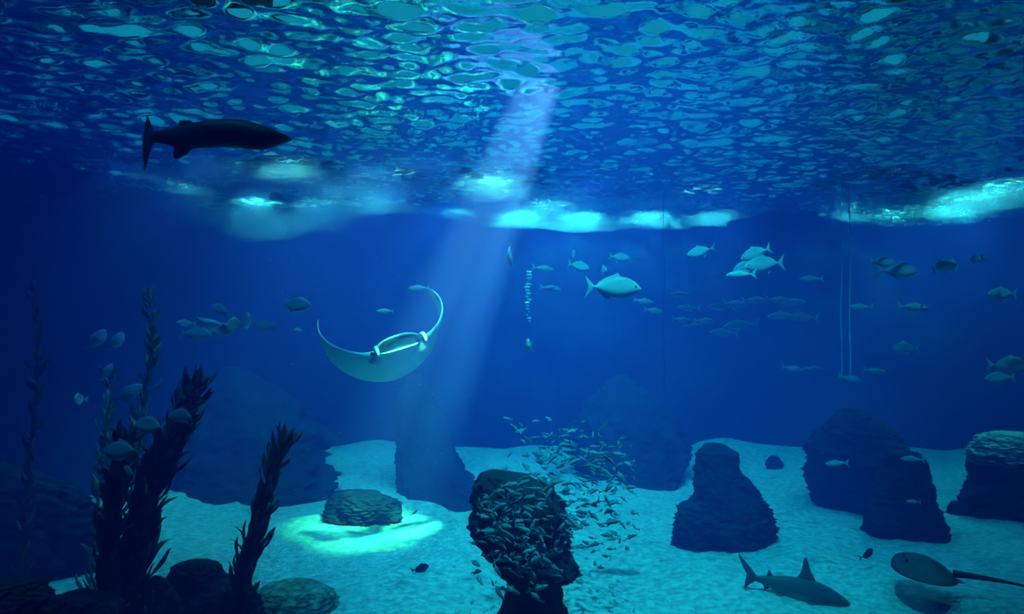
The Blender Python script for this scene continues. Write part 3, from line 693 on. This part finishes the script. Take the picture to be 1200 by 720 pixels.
def foam_mat():
    t = NT('foam'); df = t.n('ShaderNodeBsdfDiffuse'); df.inputs[0].default_value = (.5, .52, .52, 1); tl = t.n('ShaderNodeBsdfTranslucent'); tl.inputs[0].default_value = (.5, .52, .52, 1)
    mx = t.n('ShaderNodeMixShader', Fac=.6); t.l(df.outputs[0], mx.inputs[1]); t.l(tl.outputs[0], mx.inputs[2]); t.l(mx.outputs[0], t.out.inputs[0]); return t.m
M['foam'] = foam_mat()
def foam(x0, x1, y0, y1, n, r0, r1, deep, label, name='foam', seed=0, wisp=1.0):
    """blobs of froth floating in the surface over one patch of water"""
    rf = random.Random(seed); V = []; Fc = []
    cl = [(rf.uniform(x0, x1), rf.uniform(y0, y1)) for _ in range(max(3, n//22))]
    bv, bf = ball((0, 0, 0), 1, 1, 8)
    for k in range(n):
        c = rf.choice(cl); x = c[0]+rf.gauss(0, (x1-x0)*.06); y = c[1]+rf.gauss(0, (y1-y0)*.2); r = rf.uniform(r0, r1)*(.5+rf.random())
        z = WZ-.02-abs(rf.gauss(0, deep)); b = len(V); sx = wisp*rf.uniform(.8, 1.8); ph = rf.uniform(0, 6)
        for v in bv:
            q = 1+.35*mnoise.noise(Vector(v)*1.7+Vector((k, ph, 0))); V.append((x+v[0]*r*sx*q, y+v[1]*r*q, z+v[2]*r*.6*q))
        Fc += [tuple(b+i for i in g) for g in bf]
    o = mesh(name, V, Fc, M['foam']); tag(o, label, 'foam', kind='stuff'); return o
def fpx(px0, px1, d0, d1): return ((px0-600)/F*(d0+d1)/2, (px1-600)/F*(d0+d1)/2, d0, d1)
foam(*fpx(600, 870, 17.8, 20.2), 230, .02, .075, .09, 'billowing white foam and bubbles where a jet hits the surface near the beam', seed=1)
foam(*fpx(960, 1140, 18.6, 20.2), 210, .02, .08, .10, 'thick white foam bank near the dark end of the back wall', seed=2)
foam(*fpx(240, 400, 16.8, 18.4), 260, .02, .05, .03, 'long thin foam line beyond the large dark fish', seed=3, wisp=2)
foam(*fpx(280, 385, 12.4, 13.4), 160, .015, .035, .01, 'bright patch of wispy foam below the large dark fish', seed=4, wisp=2.4)  # froth put here for the lamp glare behind the water
foam(*fpx(480, 640, 13.6, 15.2), 260, .015, .045, .015, 'glittering foam where the light beam crosses the surface', seed=5, wisp=2.2)
foam(*fpx(800, 855, 15.2, 16.2), 120, .015, .04, .01, 'small glinting foam streak between the two foam banks', seed=6, wisp=2.2)
foam(*fpx(960, 1200, 14.0, 16.6), 300, .015, .045, .012, 'long broken foam line toward the dark end', seed=7, wisp=2.2)
foam(*fpx(150, 250, 14.8, 15.8), 120, .012, .03, .01, 'row of tiny foam dots behind the tail of the large dark fish', seed=8)
foam(*fpx(30, 105, 9.0, 9.7), 70, .007, .013, .004, 'scatter of tiny air bubbles near the dark side wall', 'air_bubbles', 9)
foam(*fpx(390, 560, 9.6, 11.2), 200, .006, .012, .004, 'scatter of tiny air bubbles on the surface beside the beam', 'air_bubbles', 10)
foam(*fpx(1020, 1180, 11, 12.6), 90, .006, .013, .004, 'scatter of tiny air bubbles before the long foam line', 'air_bubbles', 11)
# bubble haze volumes added under the foam to make the water glow
def cloud_mat(k):
    t = NT('bubble_haze'); v = t.n('ShaderNodeVolumeScatter', Density=k); v.inputs[0].default_value = (1, 1, 1, 1); t.l(v.outputs[0], t.out.inputs[1]); return t.m
def cloud(cx, cy_, rx, ry, dep, dens, label, seed):
    n = 40; m = 8; V = []; Fc = []
    for j in range(m):
        a = PI/2*j/m
        for i in range(n):
            b = 2*PI*i/n; q = Vector((math.cos(b)*math.cos(a)*1.6, math.sin(b)*math.cos(a)*1.6, math.sin(a)+seed*5)); k = 1+.35*mnoise.noise(q*1.3)+.22*mnoise.noise(q*3.1)
            V.append((rx*math.cos(b)*math.cos(a)*k, ry*math.sin(b)*math.cos(a)*k, -dep*math.sin(a)*k))
    V.append((0, 0, -dep))
    for j in range(m-1):
        for i in range(n): i2 = (i+1) % n; Fc.append((j*n+i2, j*n+i, (j+1)*n+i, (j+1)*n+i2))
    for i in range(n): Fc.append(((m-1)*n+(i+1) % n, (m-1)*n+i, m*n))
    Fc.append(tuple(range(n)))
    o = mesh('bubble_cloud', V, Fc, cloud_mat(dens)); o.location = (cx, cy_, WZ-.07); tag(o, label, 'bubble haze', kind='stuff'); return o
cloud(2.7, 18.7, 3.9, 1.8, .60, .34, 'pale haze of fine bubbles under the foam beside the beam', 1)
cloud(10.4, 17.0, 3.2, 2.2, .55, .22, 'pale haze of fine bubbles under the long broken foam line', 2)
cloud(-6.0, 17.2, 2.8, 1.9, .9, .05, 'pale haze of fine bubbles under the long thin foam line', 3)
cloud(-.1, 14.4, 1.1, .8, .40, .22, 'pale bubble haze where the light beam enters the rear water', 4)
cloud(-4.4, 13.0, .95, .6, .22, .16, 'small bubble haze under the wispy foam patch', 5)
cloud(-3.2, 15.0, 4.6, 2.9, .45, .035, 'faint bubble haze below the rear water before the foam line', 6)

# specks drifting in the beam
rp = random.Random(3); V = []; Fc = []; bv, bf = ball((0, 0, 0), 1, 1, 6)
for k in range(90):
    d = rp.uniform(6, 13); p = P(rp.uniform(300, 540), rp.uniform(300, 640), d); r = rp.uniform(.004, .008); b = len(V)
    V += [(p.x+v[0]*r, p.y+v[1]*r, p.z+v[2]*r) for v in bv]; Fc += [tuple(b+i for i in g) for g in bf]
tag(mesh('drifting_specks', V, Fc, M['foam']), 'pale specks of sediment drifting in open water', 'sediment', kind='stuff')
